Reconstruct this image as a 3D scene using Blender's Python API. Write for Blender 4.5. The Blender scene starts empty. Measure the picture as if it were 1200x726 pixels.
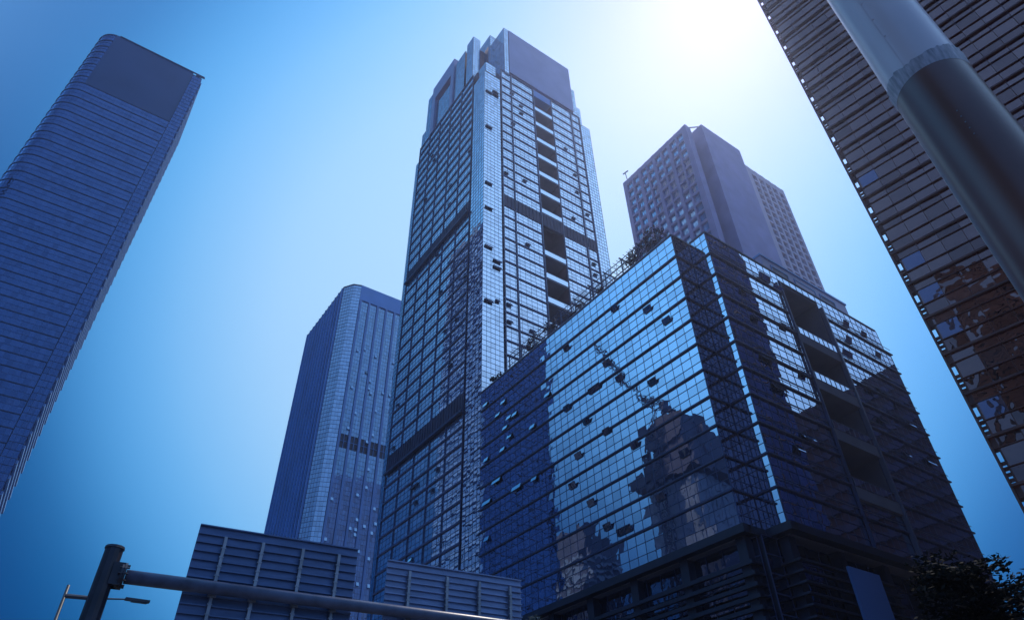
import bpy, math, random
from mathutils import Vector, Matrix
random.seed(7)
S = bpy.context.scene
COL = S.collection
R = math.radians

# ----------------------------------------------------------------- camera data
# world axes follow the street grid: +X and +Y run along the two facades of the glass block
FPX, CX, CY = 790.0, 600.0, 363.0
GRID = R(35.8)
zc = Vector((-25.0, 963.0, -FPX)).normalized()
fwd = Vector((0, 0, -1)); yw = (fwd - zc * fwd.dot(zc)).normalized(); xw = yw.cross(zc)
def cam_to_world(c):
    a, b, z = xw.dot(c), yw.dot(c), zc.dot(c)          # a: right, b: heading
    return Vector((a * math.cos(GRID) + b * math.sin(GRID), -a * math.sin(GRID) + b * math.cos(GRID), z))
EYE = Vector((0, 0, 1.6))
def azp(az, D, z=0.0):                                  # heading az (deg, right of view heading), ground distance D
    t = R(az) + GRID
    return Vector((D * math.sin(t), D * math.cos(t), z))

# ----------------------------------------------------------------- mesh builder
class MB:
    def __init__(s): s.v = []; s.f = []; s.m = []
    def quad(s, pts, m=0):
        b = len(s.v); s.v += [tuple(p) for p in pts]; s.f.append(tuple(range(b, b + len(pts)))); s.m.append(m)
    def hexa(s, p, m=0):                                # 8 corners: bottom 4 ccw, top 4 ccw
        b = len(s.v); s.v += [tuple(q) for q in p]
        for f in ((3, 2, 1, 0), (4, 5, 6, 7), (0, 1, 5, 4), (1, 2, 6, 5), (2, 3, 7, 6), (3, 0, 4, 7)):
            s.f.append(tuple(b + i for i in f)); s.m.append(m)
    def box(s, x0, x1, y0, y1, z0, z1, m=0):
        s.hexa([(x0, y0, z0), (x1, y0, z0), (x1, y1, z0), (x0, y1, z0), (x0, y0, z1), (x1, y0, z1), (x1, y1, z1), (x0, y1, z1)], m)
    def bar(s, p, q, w, h=None, m=0):                   # rectangular bar from p to q
        p, q = Vector(p), Vector(q); h = h or w
        d = (q - p).normalized(); up = Vector((0, 0, 1)) if abs(d.z) < .95 else Vector((1, 0, 0))
        a = d.cross(up).normalized() * w / 2; b = a.cross(d).normalized() * h / 2
        s.hexa([p - a - b, p + a - b, p + a + b, p - a + b, q - a - b, q + a - b, q + a + b, q - a + b], m)
    def slab(s, A, B, n, d0, d1, z0, z1, m=0, e0=0, e1=0):   # box along A->B, from d0 to d1 along the normal n
        A, B = Vector((A[0], A[1])), Vector((B[0], B[1])); t = (B - A).normalized(); A = A - t * e0; B = B + t * e1
        n = Vector(n); a0, b0, a1, b1 = A + n * d0, B + n * d0, A + n * d1, B + n * d1
        c = [a1, b1, b0, a0]
        s.hexa([(p.x, p.y, z0) for p in c] + [(p.x, p.y, z1) for p in c], m)
    def tube(s, pts, rad, seg=10, m=0, cap=True):
        pts = [Vector(p) for p in pts]; base = len(s.v); n = len(pts)
        if not isinstance(rad, (list, tuple)): rad = [rad] * n
        for i, p in enumerate(pts):
            d = (pts[min(i + 1, n - 1)] - pts[max(i - 1, 0)]).normalized()
            up = Vector((0, 0, 1)) if abs(d.z) < .9 else Vector((1, 0, 0))
            a = d.cross(up).normalized(); b = a.cross(d).normalized()
            for k in range(seg):
                t = 2 * math.pi * k / seg
                s.v.append(tuple(p + (a * math.cos(t) + b * math.sin(t)) * rad[i]))
        for i in range(n - 1):
            for k in range(seg):
                k2 = (k + 1) % seg; o = base + i * seg
                s.f.append((o + k, o + k2, o + seg + k2, o + seg + k)); s.m.append(m)
        if cap:
            s.f.append(tuple(base + k for k in reversed(range(seg)))); s.m.append(m)
            s.f.append(tuple(base + (n - 1) * seg + k for k in range(seg))); s.m.append(m)
    def build(s, name, mats, parent=None, smooth=False, base=None):
        me = bpy.data.meshes.new(name)
        off = base if base is not None else origin_of(parent)
        me.from_pydata([(a - off[0], b - off[1], c - off[2]) for a, b, c in s.v], [], s.f)
        if not isinstance(mats, (list, tuple)): mats = [mats]
        for m in mats: me.materials.append(m)
        me.polygons.foreach_set('material_index', s.m)
        if smooth: me.polygons.foreach_set('use_smooth', [True] * len(s.f))
        me.update()
        o = bpy.data.objects.new(name, me); COL.objects.link(o)
        if parent: o.parent = parent
        elif base is not None: o.location = base
        return o
def origin_of(p):
    o = Vector((0, 0, 0))
    while p: o = o + p.location; p = p.parent
    return o
def thing(name, label, cat, loc, group=None):
    o = bpy.data.objects.new(name, None); COL.objects.link(o); o.location = loc; o.empty_display_size = .5
    return tag(o, label, cat, group)
def tag(o, label, cat, group=None):
    o['label'] = label; o['category'] = cat
    if group: o['group'] = group
    return o
def frange(a, b, step):
    n = max(1, round((b - a) / step)); return [a + (b - a) * i / n for i in range(n + 1)]
def line(A, B, step):
    A, B = Vector(A), Vector(B); n = max(1, round((B - A).length / step)); return [A.lerp(B, i / n) for i in range(n + 1)]
def norm(A, B):
    t = (Vector(B) - Vector(A)).normalized(); return Vector((t.y, -t.x))
# panes and mullions of a curtain wall along a path that runs left to right as seen from outside
def facade(mb, path, rows, g=0, k=1, mw=.1, md=.06, tilt=.003, skip=None, straight=True, hmull=True, vskip=1, off=0.0, vw=.55):
    n = norm(path[0], path[-1])
    for i in range(len(path) - 1):
        A, B = path[i], path[i + 1]; nn = n if straight else norm(A, B)
        for j in range(len(rows) - 1):
            if skip and skip(i, j): continue
            w, h = (B - A).length, rows[j + 1] - rows[j]
            ta, tb = random.gauss(0, tilt), random.gauss(0, tilt)
            q = []
            for P, sa, z, sb in ((A, -1, rows[j], -1), (B, 1, rows[j], -1), (B, 1, rows[j + 1], 1), (A, -1, rows[j + 1], 1)):
                d = off - .03 + sa * w / 2 * math.tan(ta) + sb * h / 2 * math.tan(tb)
                q.append((P.x + nn.x * d, P.y + nn.y * d, z))
            mb.quad(q, g)
    def runs(flags):
        out = []; st = None
        for x, fl in enumerate(flags + [False]):
            if fl and st is None: st = x
            if not fl and st is not None: out.append((st, x)); st = None
        return out
    for i in range(0, len(path), vskip):
        fl = [not skip or not (skip(min(i, len(path) - 2), j) and skip(max(i - 1, 0), j)) for j in range(len(rows) - 1)]
        A = path[i]; nn = n if straight else norm(path[max(i - 1, 0)], path[min(i + 1, len(path) - 1)]); t = Vector((-nn.y, nn.x))
        for a, b in runs(fl): mb.slab(A - t * mw * vw / 2, A + t * mw * vw / 2, nn, off - .1, off + md * vw, rows[a], rows[b], k)
    if hmull:
        for j in range(len(rows)):
            fl = [not skip or not (skip(i, min(j, len(rows) - 2)) and skip(i, max(j - 1, 0))) for i in range(len(path) - 1)]
            z = rows[j]
            if straight:
                for a, b in runs(fl): mb.slab(path[a], path[b], n, off - .1, off + md * .8, z - mw / 2, z + mw / 2, k)
            else:
                for i in range(len(path) - 1): mb.slab(path[i], path[i + 1], norm(path[i], path[i + 1]), off - .1, off + md * .8, z - mw / 2, z + mw / 2, k)
def open_window(P, n, z, w, h, ang, parent, mats, up=False):       # a top-hung pane swung outwards, its hinge at P, z
    t = Vector((-n.y, n.x)); mb = MB(); a = R(ang)
    o = Vector((P.x + n.x * .08, P.y + n.y * .08, z)); dn = Vector((n.x * math.sin(a), n.y * math.sin(a), -math.cos(a)))
    if up: o.z -= h; dn.z = -dn.z
    T = Vector((t.x, t.y, 0))
    N = T.cross(dn).normalized() * .03
    A, B = o - T * w / 2, o + T * w / 2
    for p, q in ((A, B), (A + dn * h, B + dn * h), (A, A + dn * h), (B, B + dn * h)): mb.bar(p, q, .07, .08)
    o = mb.build('open_window', mats[1], parent); mb = MB()
    mb.hexa([A + dn * h - N, B + dn * h - N, B + dn * h + N, A + dn * h + N, A - N, B - N, B + N, A + N], 0)
    mb.build('pane', mats[0], o); return o

# ----------------------------------------------------------------- materials
def new_mat(name):
    m = bpy.data.materials.new(name); m.use_nodes = True; nt = m.node_tree; nt.nodes.clear()
    out = nt.nodes.new('ShaderNodeOutputMaterial'); return m, nt, out
def noise(nt, scale, detail=4, stretch=None):
    tc = nt.nodes.new('ShaderNodeTexCoord'); tx = nt.nodes.new('ShaderNodeTexNoise')
    tx.inputs['Scale'].default_value = scale; tx.inputs['Detail'].default_value = detail
    src = tc.outputs['Object']
    if stretch:
        mp = nt.nodes.new('ShaderNodeMapping'); mp.inputs['Scale'].default_value = stretch
        nt.links.new(src, mp.inputs['Vector']); src = mp.outputs['Vector']
    nt.links.new(src, tx.inputs['Vector']); return tx.outputs['Fac']
def ramp(nt, fac, stops):
    r = nt.nodes.new('ShaderNodeValToRGB'); cr = r.color_ramp
    while len(cr.elements) < len(stops): cr.elements.new(.5)
    for e, (p, c) in zip(cr.elements, stops): e.position = p; e.color = (*c, 1)
    nt.links.new(fac, r.inputs['Fac']); return r.outputs['Color']
def matte(name, c, rough=.6, var=.25, scale=.6, metal=0.0, stretch=None, bump=0.0, bscale=20, spec=.5):
    m, nt, out = new_mat(name); b = nt.nodes.new('ShaderNodeBsdfPrincipled')
    lo = tuple(x * (1 - var) for x in c); hi = tuple(min(1, x * (1 + var)) for x in c)
    nt.links.new(ramp(nt, noise(nt, scale, 6, stretch), [(.3, lo), (.7, hi)]), b.inputs['Base Color'])
    b.inputs['Roughness'].default_value = rough; b.inputs['Metallic'].default_value = metal
    b.inputs['Specular IOR Level'].default_value = spec
    if bump:
        bp = nt.nodes.new('ShaderNodeBump'); bp.inputs['Distance'].default_value = bump; bp.inputs['Strength'].default_value = 1
        nt.links.new(noise(nt, bscale, 3), bp.inputs['Height']); nt.links.new(bp.outputs['Normal'], b.inputs['Normal'])
    nt.links.new(b.outputs[0], out.inputs['Surface']); return m
def glass(name, tint, r0, inner, wave=.02, wscale=.35, rough=.0, vary=.35, blinds=0.0):
    # coated facade glass: mirror-like coat over a dim interior, every pane a little different
    m, nt, out = new_mat(name); N = nt.nodes; L = nt.links
    geo = N.new('ShaderNodeNewGeometry'); rnd = geo.outputs['Random Per Island']
    gl = N.new('ShaderNodeBsdfGlossy'); gl.inputs['Roughness'].default_value = rough
    lo = tuple(x * (1 - vary) for x in tint)
    L.new(ramp(nt, rnd, [(0, lo), (.55, tint), (1, tint)]), gl.inputs['Color'])
    df = N.new('ShaderNodeBsdfDiffuse')
    stops = [(0, tuple(x * .5 for x in inner)), (.8, inner)]
    if blinds: stops += [(.86, tuple(x + blinds for x in inner)), (1, tuple(x + blinds * 1.6 for x in inner))]
    wn = N.new('ShaderNodeTexWhiteNoise'); wn.noise_dimensions = '1D'; L.new(rnd, wn.inputs['W'])
    L.new(ramp(nt, wn.outputs['Value'], stops), df.inputs['Color'])
    lw = N.new('ShaderNodeLayerWeight'); lw.inputs['Blend'].default_value = .5
    pw = N.new('ShaderNodeMath'); pw.operation = 'POWER'; pw.inputs[1].default_value = 4; L.new(lw.outputs['Facing'], pw.inputs[0])
    ma = N.new('ShaderNodeMath'); ma.operation = 'MULTIPLY_ADD'; ma.inputs[1].default_value = 1 - r0; ma.inputs[2].default_value = r0; ma.use_clamp = True
    L.new(pw.outputs[0], ma.inputs[0])
    if wave:
        bp = N.new('ShaderNodeBump'); bp.inputs['Distance'].default_value = wave; bp.inputs['Strength'].default_value = 1
        L.new(noise(nt, wscale, 2), bp.inputs['Height']); L.new(bp.outputs['Normal'], gl.inputs['Normal'])
    mx = N.new('ShaderNodeMixShader'); L.new(ma.outputs[0], mx.inputs[0]); L.new(df.outputs[0], mx.inputs[1]); L.new(gl.outputs[0], mx.inputs[2])
    L.new(mx.outputs[0], out.inputs['Surface']); return m
def leafy(name, a, b):
    m, nt, out = new_mat(name); N = nt.nodes; L = nt.links
    geo = N.new('ShaderNodeNewGeometry')
    p = N.new('ShaderNodeBsdfPrincipled'); p.inputs['Roughness'].default_value = .8; p.inputs['Specular IOR Level'].default_value = .15
    c = ramp(nt, geo.outputs['Random Per Island'], [(0, a), (1, b)]); L.new(c, p.inputs['Base Color'])
    t = N.new('ShaderNodeBsdfTranslucent'); L.new(c, t.inputs['Color'])
    mx = N.new('ShaderNodeMixShader'); mx.inputs[0].default_value = .25
    L.new(p.outputs[0], mx.inputs[1]); L.new(t.outputs[0], mx.inputs[2]); L.new(mx.outputs[0], out.inputs['Surface']); return m

G_BLOCK = glass('blue_block_glass', (.76, .88, 1.0), .76, (.02, .035, .09), wave=.016, wscale=.33, vary=.2)
G_RETURN = glass('plum_corner_glass', (.42, .36, .48), .36, (.07, .05, .07), wave=.016, wscale=.33, vary=.2)
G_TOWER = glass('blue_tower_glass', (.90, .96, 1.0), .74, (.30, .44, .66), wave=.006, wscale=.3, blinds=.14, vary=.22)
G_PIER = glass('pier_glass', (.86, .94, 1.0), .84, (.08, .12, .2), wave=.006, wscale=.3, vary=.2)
G_FAR = glass('far_glass', (.60, .84, 1.0), .34, (.10, .30, .62), wave=.01, wscale=.3, vary=.2)
G_DARK = glass('navy_glass', (.28, .41, .72), .42, (.016, .022, .07), wave=.01, wscale=.3, vary=.2, blinds=.02)
G_BRONZE = glass('bronze_glass', (1.0, .52, .40), .50, (.085, .042, .036), wave=.07, wscale=.45, vary=.3, blinds=.03)
G_BRIGHT = glass('pale_pane_glass', (.75, .62, .75), .42, (.20, .14, .17), wave=.05, wscale=.6)  # sky brightness painted into a paler pane colour
G_SHOP = glass('dark_street_glass', (.45, .55, .8), .35, (.01, .012, .02), wave=.05, wscale=.6)
METAL = matte('dark_navy_metal', (.055, .065, .135), .5, .3, .4)
PIERB = matte('deep_blue_pier_cladding', (.15, .29, .58), .45, .1, .1)
TLEDGE = matte('tower_ledge_metal', (.11, .12, .23), .5, .25, .4)
INKY = matte('inky_cladding', (.006, .009, .022), .7, .3, .2)
BASEM = matte('darkened_navy_metal', (.022, .024, .045), .5, .3, .4)  # darker copy of METAL; on the block base it paints in lens vignetting
MULL = matte('mullion_metal', (.06, .085, .18), .5, .3, .4)
GREYMET = matte('grey_blue_metal', (.16, .18, .25), .45, .2, .3)
BAND = matte('plum_louvre_metal', (.06, .055, .10), .6, .25, .4)
CROWN = matte('slate_cladding', (.50, .47, .66), .5, .08, .15)
CROWN_NAVY = matte('navy_cladding', (.05, .085, .20), .45, .12, .06)
CROWN_BLUE = matte('blue_cladding', (.17, .37, .75), .45, .1, .1)
CONC = matte('grey_concrete', (.26, .24, .27), .85, .15, .25, bump=.01, bscale=3)  # mid-grey concrete with slight random tone
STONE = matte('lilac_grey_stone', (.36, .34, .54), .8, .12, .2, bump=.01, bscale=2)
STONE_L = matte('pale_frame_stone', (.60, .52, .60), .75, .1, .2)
BROWN = matte('brown_cladding', (.24, .13, .13), .6, .3, .3)
BRONZE = matte('bronze_metal', (.20, .07, .045), .5, .3, .5)
STEEL = matte('galvanised_steel', (.36, .38, .42), .42, .25, 3, metal=.6, bump=.002, bscale=40)
ARMP = matte('grey_arm_paint', (.12, .14, .21), .38, .3, 2.5, bump=.002, bscale=30)
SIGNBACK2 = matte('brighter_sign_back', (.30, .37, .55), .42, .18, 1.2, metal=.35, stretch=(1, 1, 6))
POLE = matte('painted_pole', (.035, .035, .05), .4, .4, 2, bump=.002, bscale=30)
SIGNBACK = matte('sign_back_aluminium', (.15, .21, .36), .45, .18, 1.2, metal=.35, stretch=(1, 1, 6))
LAMPMET = matte('lamp_metal', (.06, .07, .09), .45, .2, 2)
BARK = matte('bark', (.06, .045, .035), .9, .4, 6, bump=.02, bscale=12)
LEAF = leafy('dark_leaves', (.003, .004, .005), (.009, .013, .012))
LEAF_R = leafy('roof_garden_leaves', (.03, .02, .022), (.07, .05, .05))
LEAF_S = leafy('silvery_leaves', (.05, .07, .06), (.22, .26, .26))
ASPHALT = matte('asphalt', (.05, .05, .052), .9, .25, .5, bump=.01, bscale=25)
PAVE = matte('paving', (.07, .075, .09), .85, .2, .8)
PAINT = matte('road_paint', (.7, .7, .68), .6, .1, 2)
PANEL = matte('blue_panel', (.17, .31, .60), .25, .06, .1)
WHITE = matte('pale_rail_paint', (.55, .58, .65), .5, .1, 1)

# ----------------------------------------------------------------- the setting
def struct(name, mb, mat):
    o = mb.build(name, mat); o['kind'] = 'structure'; return o
g = MB(); g.quad([(-3000, -3000, 0), (3000, -3000, 0), (3000, 3000, 0), (-3000, 3000, 0)]); struct('ground', g, PAVE)
rd = MB(); rd.quad([(-400, 18, .004), (700, 18, .004), (700, 33, .004), (-400, 33, .004)]); struct('road', rd, ASPHALT)
kb = MB()
for y0, y1 in ((17.7, 18), (33, 33.3)): kb.box(-400, 700, y0, y1, 0, .13)
struct('kerb', kb, CONC)
mk = MB()
for i in range(70): mk.quad([(-300 + i * 12, 25.4, .009), (-294 + i * 12, 25.4, .009), (-294 + i * 12, 25.6, .009), (-300 + i * 12, 25.6, .009)])
struct('road_marking', mk, PAINT)

V = lambda x, y: Vector((x, y))
LN, RN = V(-1, 0), V(0, -1)                              # outward normals of the left and the right faces

# ----------------------------------------------------------------- glass office block
blk = thing('office_block', 'broad dark blue glass office block with recessed terraces, in front of the tall towers', 'building', (85, 68, 0))
LEDG = [29.0, 33.3, 37.4, 41.4, 45.35, 49.35, 53.4, 57.4, 61.3, 65.2, 69.2]
TOP = 73.6
def sub_rows(zs, parts):
    out = []
    for a, b in zip(zs[:-1], zs[1:]): out += [a + (b - a) * k / parts for k in range(parts)]
    return out + [zs[-1]]
BROWS = sub_rows(LEDG + [TOP], 3)
mb = MB()                                               # solid body behind the glass, with the terrace void left open
mb.box(61.2, 64.9, 43.8, 95.8, 28, TOP - .05); mb.box(64.9, 81, 40.6, 95.8, 28, TOP - .05)
mb.box(91, 108.6, 40.6, 95.8, 28, TOP - .05); mb.box(108.6, 110.5, 40.6, 95.8, 28, 69.2)
mb.box(81, 91, 47.5, 95.8, 28, TOP - .05); mb.box(81, 91, 40.6, 47.5, 28, 37.2); mb.box(81, 91, 40.6, 47.5, 71.6, TOP - .05)
mb.build('core', CONC, blk)
mb = MB(); mb.box(62.5, 109, 42.5, 94, 0, 28); mb.build('base_core', BASEM, blk)
mb = MB(); pathL = line(V(61.02, 95.8), V(61.02, 43.6), 1.58); facade(mb, pathL, BROWS, mw=.05, md=.03, tilt=.0028)
mb.build('glass_wall', [G_BLOCK, MULL], blk)
mb = MB(); facade(mb, line(V(61.02, 43.6), V(64.7, 43.6), .92), BROWS, mw=.05, md=.03, tilt=.0028); mb.build('corner_glass', [G_RETURN, MULL], blk)
mb = MB(); facade(mb, line(V(64.7, 43.55), V(64.7, 40.4), 1.05), BROWS, mw=.05, md=.03, tilt=.0028)
mb.build('corner_glass', [G_BLOCK, MULL], blk)
pathR = line(V(64.7, 40.4), V(110.7, 40.4), 1.643)
def skipR(i, j):
    x = (pathR[i].x + pathR[i + 1].x) / 2; z = (BROWS[j] + BROWS[j + 1]) / 2
    return (81 < x < 91 and 37.4 < z < 71.6) or (x > 108.8 and z > 69.2)
mb = MB(); facade(mb, pathR, BROWS, mw=.05, md=.03, tilt=.0028, skip=skipR)
mb.build('glass_wall', [G_BLOCK, MULL], blk)
mb = MB(); facade(mb, line(V(110.7, 40.4), V(110.7, 95.8), 1.6), BROWS[:-3], mw=.05, md=.03); mb.build('glass_wall', [G_BLOCK, MULL], blk)
for z in LEDG[1:]:
    mb = MB()
    mb.slab((61.02, 95.8), (61.02, 43.6), LN, -.05, .2, z - .11, z + .11, 0, 0, .2)
    mb.slab((61.02, 43.6), (64.7, 43.6), RN, -.05, .2, z - .112, z + .108, 0, 0, -.21)
    mb.slab((64.7, 43.39), (64.7, 40.4), LN, -.05, .2, z - .114, z + .106, 0, 0, .2)
    mb.build('floor_ledge', METAL, blk)
    for a, b in (((64.7), 80.9), (91.3, 111.1)) if z > 37.5 else ((64.7, 111.1),):
        mb = MB(); mb.slab((a, 40.4), (b, 40.4), RN, -.05, .24, z - .1, z + .1); o = mb.build('floor_ledge', METAL, blk)
        mb = MB(); mb.slab((a, 40.4), (b, 40.4), RN, .06, .14, z + 1.0, z + 1.05); mb.build('guard_rail', GREYMET, o)
mb = MB()                                               # deep canopy beam over the base
mb.slab((61.02, 95.8), (61.02, 43.6), LN, -.3, .9, 28.1, 29.0, 0, 0, .9); mb.slab((61.02, 43.6), (64.7, 43.6), RN, -.3, .9, 28.102, 28.998, 0, 0, -.92)
mb.slab((64.7, 42.68), (64.7, 40.4), LN, -.3, .9, 28.104, 28.996, 0, 0, .9); mb.slab((64.7, 40.4), (110.7, 40.4), RN, -.3, .9, 28.106, 28.994, 0, 0, .5)
mb.build('canopy_beam', BASEM, blk)
mb = MB(); mb.slab((61.02, 95.8), (61.02, 43.6), LN, -.2, .12, TOP - .1, TOP + .12); mb.slab((64.7, 40.4), (108.7, 40.4), RN, -.2, .12, TOP - .1, TOP + .12)
mb.slab((61.14, 43.6), (64.5, 43.6), RN, -.2, .12, TOP - .102, TOP + .118); mb.slab((64.7, 43.4), (64.7, 40.6), LN, -.2, .12, TOP - .104, TOP + .116); mb.build('parapet', GREYMET, blk)
mb = MB(); mb.box(61.3, 108.5, 48, 95.6, TOP - .04, TOP + .02); mb.build('roof', CONC, blk)
# terraces in the slot
for k, (zf, zt) in enumerate(((61.4, 71.5), (53.4, 59.6), (45.5, 51.6), (37.3, 43.6))):
    mb = MB(); mb.box(81.05, 90.95, 40.0, 47.45, zf - 1.7, zf - .05); mb.build('terrace_slab', [CONC], blk)
    mb = MB(); mb.box(81.05, 90.95, 39.96, 40.06, zf, zf + 1.15, 0); mb.box(81.05, 90.95, 39.93, 40.1, zf + 1.15, zf + 1.22, 1)
    for x in frange(81.2, 90.8, 1.2): mb.bar((x, 39.93, zf), (x, 39.93, zf + 1.15), .05, m=1)
    mb.build('balustrade', [G_BLOCK, GREYMET], blk)
    mb = MB()
    for x in frange(82, 90, 2.0): mb.box(x - .04, x + .04, 47.38, 47.46, zf, zt, 1)
    for i in range(4): mb.quad([(82 + 2 * i, 47.42, zf), (84 + 2 * i, 47.42, zf), (84 + 2 * i, 47.42, zf + 3), (82 + 2 * i, 47.42, zf + 3)], 0)
    mb.build('terrace_window', [G_SHOP, METAL], blk)
mb = MB(); mb.box(90.86, 91.24, 39.75, 40.35, 29.0, 70.6); mb.build('edge_fin', GREYMET, blk)
mb = MB(); mb.box(80.72, 80.98, 40.0, 40.35, 29.0, 71.6); mb.build('edge_fin', MULL, blk)
# opened windows: (wall, along, z, width)
BW = [G_BLOCK, METAL]
for y, z in ((50.5, 64.3), (57, 69), (60.2, 60.4), (69, 68.6), (63.5, 57.6), (66, 53.2), (58, 56.5), (62, 49.6), (52, 52.5), (57, 45.2), (70.2, 57.6), (70.4, 44.6), (66.7, 40.6), (64, 36.3), (61, 34.8), (68.5, 48.6),
             (94, 70.3), (88, 67.8), (86.3, 63.7), (84.5, 63.5), (87.5, 62.2), (89.8, 66), (88.4, 58.3), (86.2, 59.9), (79.5, 58.6), (93.7, 58.6), (93.5, 50.4), (93.4, 44), (84.5, 49.7), (79.6, 49.3), (90.4, 53.2), (75, 62.5), (47.5, 60.2), (49, 40.5), (54, 36.7)):
    open_window(V(61.02, y), LN, z, 1.45 if random.random() < .85 else 2.6, .85, 20, blk, BW if y > 73.5 else [G_SHOP, METAL], y < 73.5)
for x, z in ((70.5, 65.2), (71.2, 60.4), (70.8, 53.3), (71.4, 48.9), (77, 71), (78.2, 62), (78.9, 53.8), (80, 70), (96.5, 67), (98, 71), (103, 70.8), (105, 67.3), (104.4, 62.6), (97.5, 57.8), (101.2, 58.6), (103, 54.3), (97, 52), (105.8, 54.2), (100, 47.4), (107, 48), (94, 63.2), (74.3, 42.6), (71.5, 40.2), (105, 57.8)):
    open_window(V(x, 40.4), RN, z, 1.55 if random.random() < .5 else 2.6, 1.0, 22, blk, BW, not (x < 74.5 or z < 63))
# base: set back glass, columns and long sun louvres
mb = MB(); rws = frange(0, 28, 2.0); facade(mb, line(V(62.2, 95.8), V(62.2, 42.9), 2.4), rws, mw=.12, tilt=.006); facade(mb, line(V(62.2, 42.2), V(110.2, 42.2), 2.4), rws, mw=.12, tilt=.006)
mb.build('base_glass', [G_SHOP, METAL], blk)
for x, y in [(61.7, yy) for yy in frange(44.2, 94, 8.3)] + [(xx, 41.5) for xx in frange(65.5, 109.5, 8.8)]:
    mb = MB(); mb.box(x - .6, x + .6, y - .6, y + .6, 0, 28.1); mb.build('column', BASEM, blk)
for z in frange(8.5, 25.2, 1.15):
    mb = MB(); mb.slab((61.02, 95.5), (61.02, 43.4), LN, -.12, .38, z - .2, z + .2, 0, 0, .38); mb.slab((61.02, 43.4), (64.7, 43.4), RN, -.12, .38, z - .112, z + .108, 0, 0, -.4)
    mb.slab((64.7, 43.0), (64.7, 40.2), LN, -.12, .38, z - .114, z + .106, 0, 0, .38); mb.slab((64.7, 40.2), (82.6, 40.2), RN, -.12, .38, z - .116, z + .104)
    mb.build('louvre', BASEM, blk)
mb = MB(); mb.box(72.3, 78.2, 39.5, 39.78, 4, 25.7); mb.build('blank_panel', PANEL, blk)
# roof storey set back behind the right parapet
mb = MB(); mb.box(83.2, 107.4, 42.9, 60, TOP, 80.6)
mb.build('roof_storey', CROWN, blk)
for a, b in ((85.5, 89.8), (91.8, 97.4), (99, 103.2)):
    mb = MB(); mb.box(a, b, 42.86, 42.92, 75.2, 79.2, 0); mb.box(a - .15, b + .15, 42.76, 42.9, 79.2, 79.5, 1); mb.box(a - .15, a, 42.76, 42.9, 75, 79.2, 1); mb.box(b, b + .15, 42.76, 42.9, 75, 79.2, 1)
    mb.build('roof_window', [METAL if a != 91.8 else CROWN, CROWN_BLUE], blk)
mb = MB(); mb.box(83.0, 107.6, 42.7, 60.2, 80.6, 81.0); mb.build('roof_cornice', CROWN_BLUE, blk)

# ----------------------------------------------------------------- roof garden on the block
def leaf_cloud(mb, c, r, n, size, m=0, flat=1.0, shell=.0):
    c = Vector(c)
    for _ in range(n):
        d = Vector((random.gauss(0, 1), random.gauss(0, 1), random.gauss(0, 1))).normalized() * (random.random() ** .45)
        p = c + Vector((d.x * r[0], d.y * r[1], d.z * r[2]))
        a = Vector((random.gauss(0, 1), random.gauss(0, 1), random.gauss(0, 1) * flat)).normalized()
        b = a.cross(Vector((random.gauss(0, 1), random.gauss(0, 1), random.gauss(0, 1)))).normalized()
        s = size * random.uniform(.6, 1.4)
        mb.quad([p - a * s, p - b * s * .42, p + a * s, p + b * s * .42], m)
perg = thing('pergola', 'long lattice pergola along the roof edge of the glass office block', 'pergola', (63, 66, TOP))
for y in frange(46.5, 86.5, 4.0):
    mb = MB(); mb.bar((61.5, y, TOP), (61.5, y, TOP + 3.7), .16); mb.bar((63.6, y, TOP), (63.6, y, TOP + 3.7), .16); mb.bar((61.0, y, TOP + 3.8), (64.2, y, TOP + 3.8), .12, .2); mb.build('post_frame', METAL, perg)
mb = MB()
for x, z in ((61.5, 3.72), (63.6, 3.72), (61.42, 1.2), (61.42, 2.4), (62.5, 3.86)): mb.bar((x, 46, TOP + z), (x, 87, TOP + z), .09)
mb.build('rail', METAL, perg)
mb = MB()
for i, y in enumerate(frange(46.4, 86.6, .8)): mb.bar((61.4, y, TOP + .1), (61.4, y + (.9 if i % 2 else -.5), TOP + 3.7), .05); mb.bar((61.1, y, TOP + 3.95), (64, y, TOP + 3.95), .06)
mb.build('lattice', METAL, perg)
def shrub(y, x, r, n, label, mat=LEAF_R, sz=.22):
    t = thing('roof_shrub', label, 'shrub', (x, y, TOP), 'plants of the roof garden')
    mb = MB()
    for k in range(6):
        a = random.uniform(0, 6.28); mb.tube([(x, y, TOP), (x + math.cos(a) * r[0] * .4, y + math.sin(a) * r[1] * .4, TOP + r[2] * .8), (x + math.cos(a) * r[0] * .75, y + math.sin(a) * r[1] * .75, TOP + r[2] * 1.5)], [.07, .05, .02], 5)
    mb.build('stem', BARK, t)
    mb = MB()
    for k in range(max(4, n // 90)):
        a = random.uniform(0, 6.28); q = random.random() ** .5
        leaf_cloud(mb, (x + math.cos(a) * q * r[0] * .8, y + math.sin(a) * q * r[1] * .8, TOP + r[2] * random.uniform(.4, 1.7)), (r[0] * .42, r[1] * .42, r[2] * .36), 60, sz)
    mb.build('foliage', mat, t)
shrub(91.6, 61.9, (0.90, 1.90, 1.16), 500, 'low dark shrub at the far left end of the block roof', LEAF)
shrub(79.5, 61.9, (1.00, 2.40, 2.18), 900, 'dense dark bush at the left end of the roof pergola')
shrub(73.5, 61.9, (0.80, 2.60, 1.64), 600, 'climbing bush on the pergola beside the mirrored shadow edge')
shrub(66.5, 61.9, (0.90, 2.60, 1.43), 420, 'thin reddish climber halfway along the roof pergola')
shrub(60.0, 61.9, (0.80, 2.40, 1.50), 300, 'sparse climber on the pergola against bright sky')
shrub(53.0, 61.9, (1.00, 2.50, 2.71), 800, 'reddish bush before the lilac grid tower, left one', LEAF_R)
shrub(48.2, 61.9, (1.00, 2.40, 3.25), 1000, 'tallest reddish bush, at the corner of the block roof')
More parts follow.
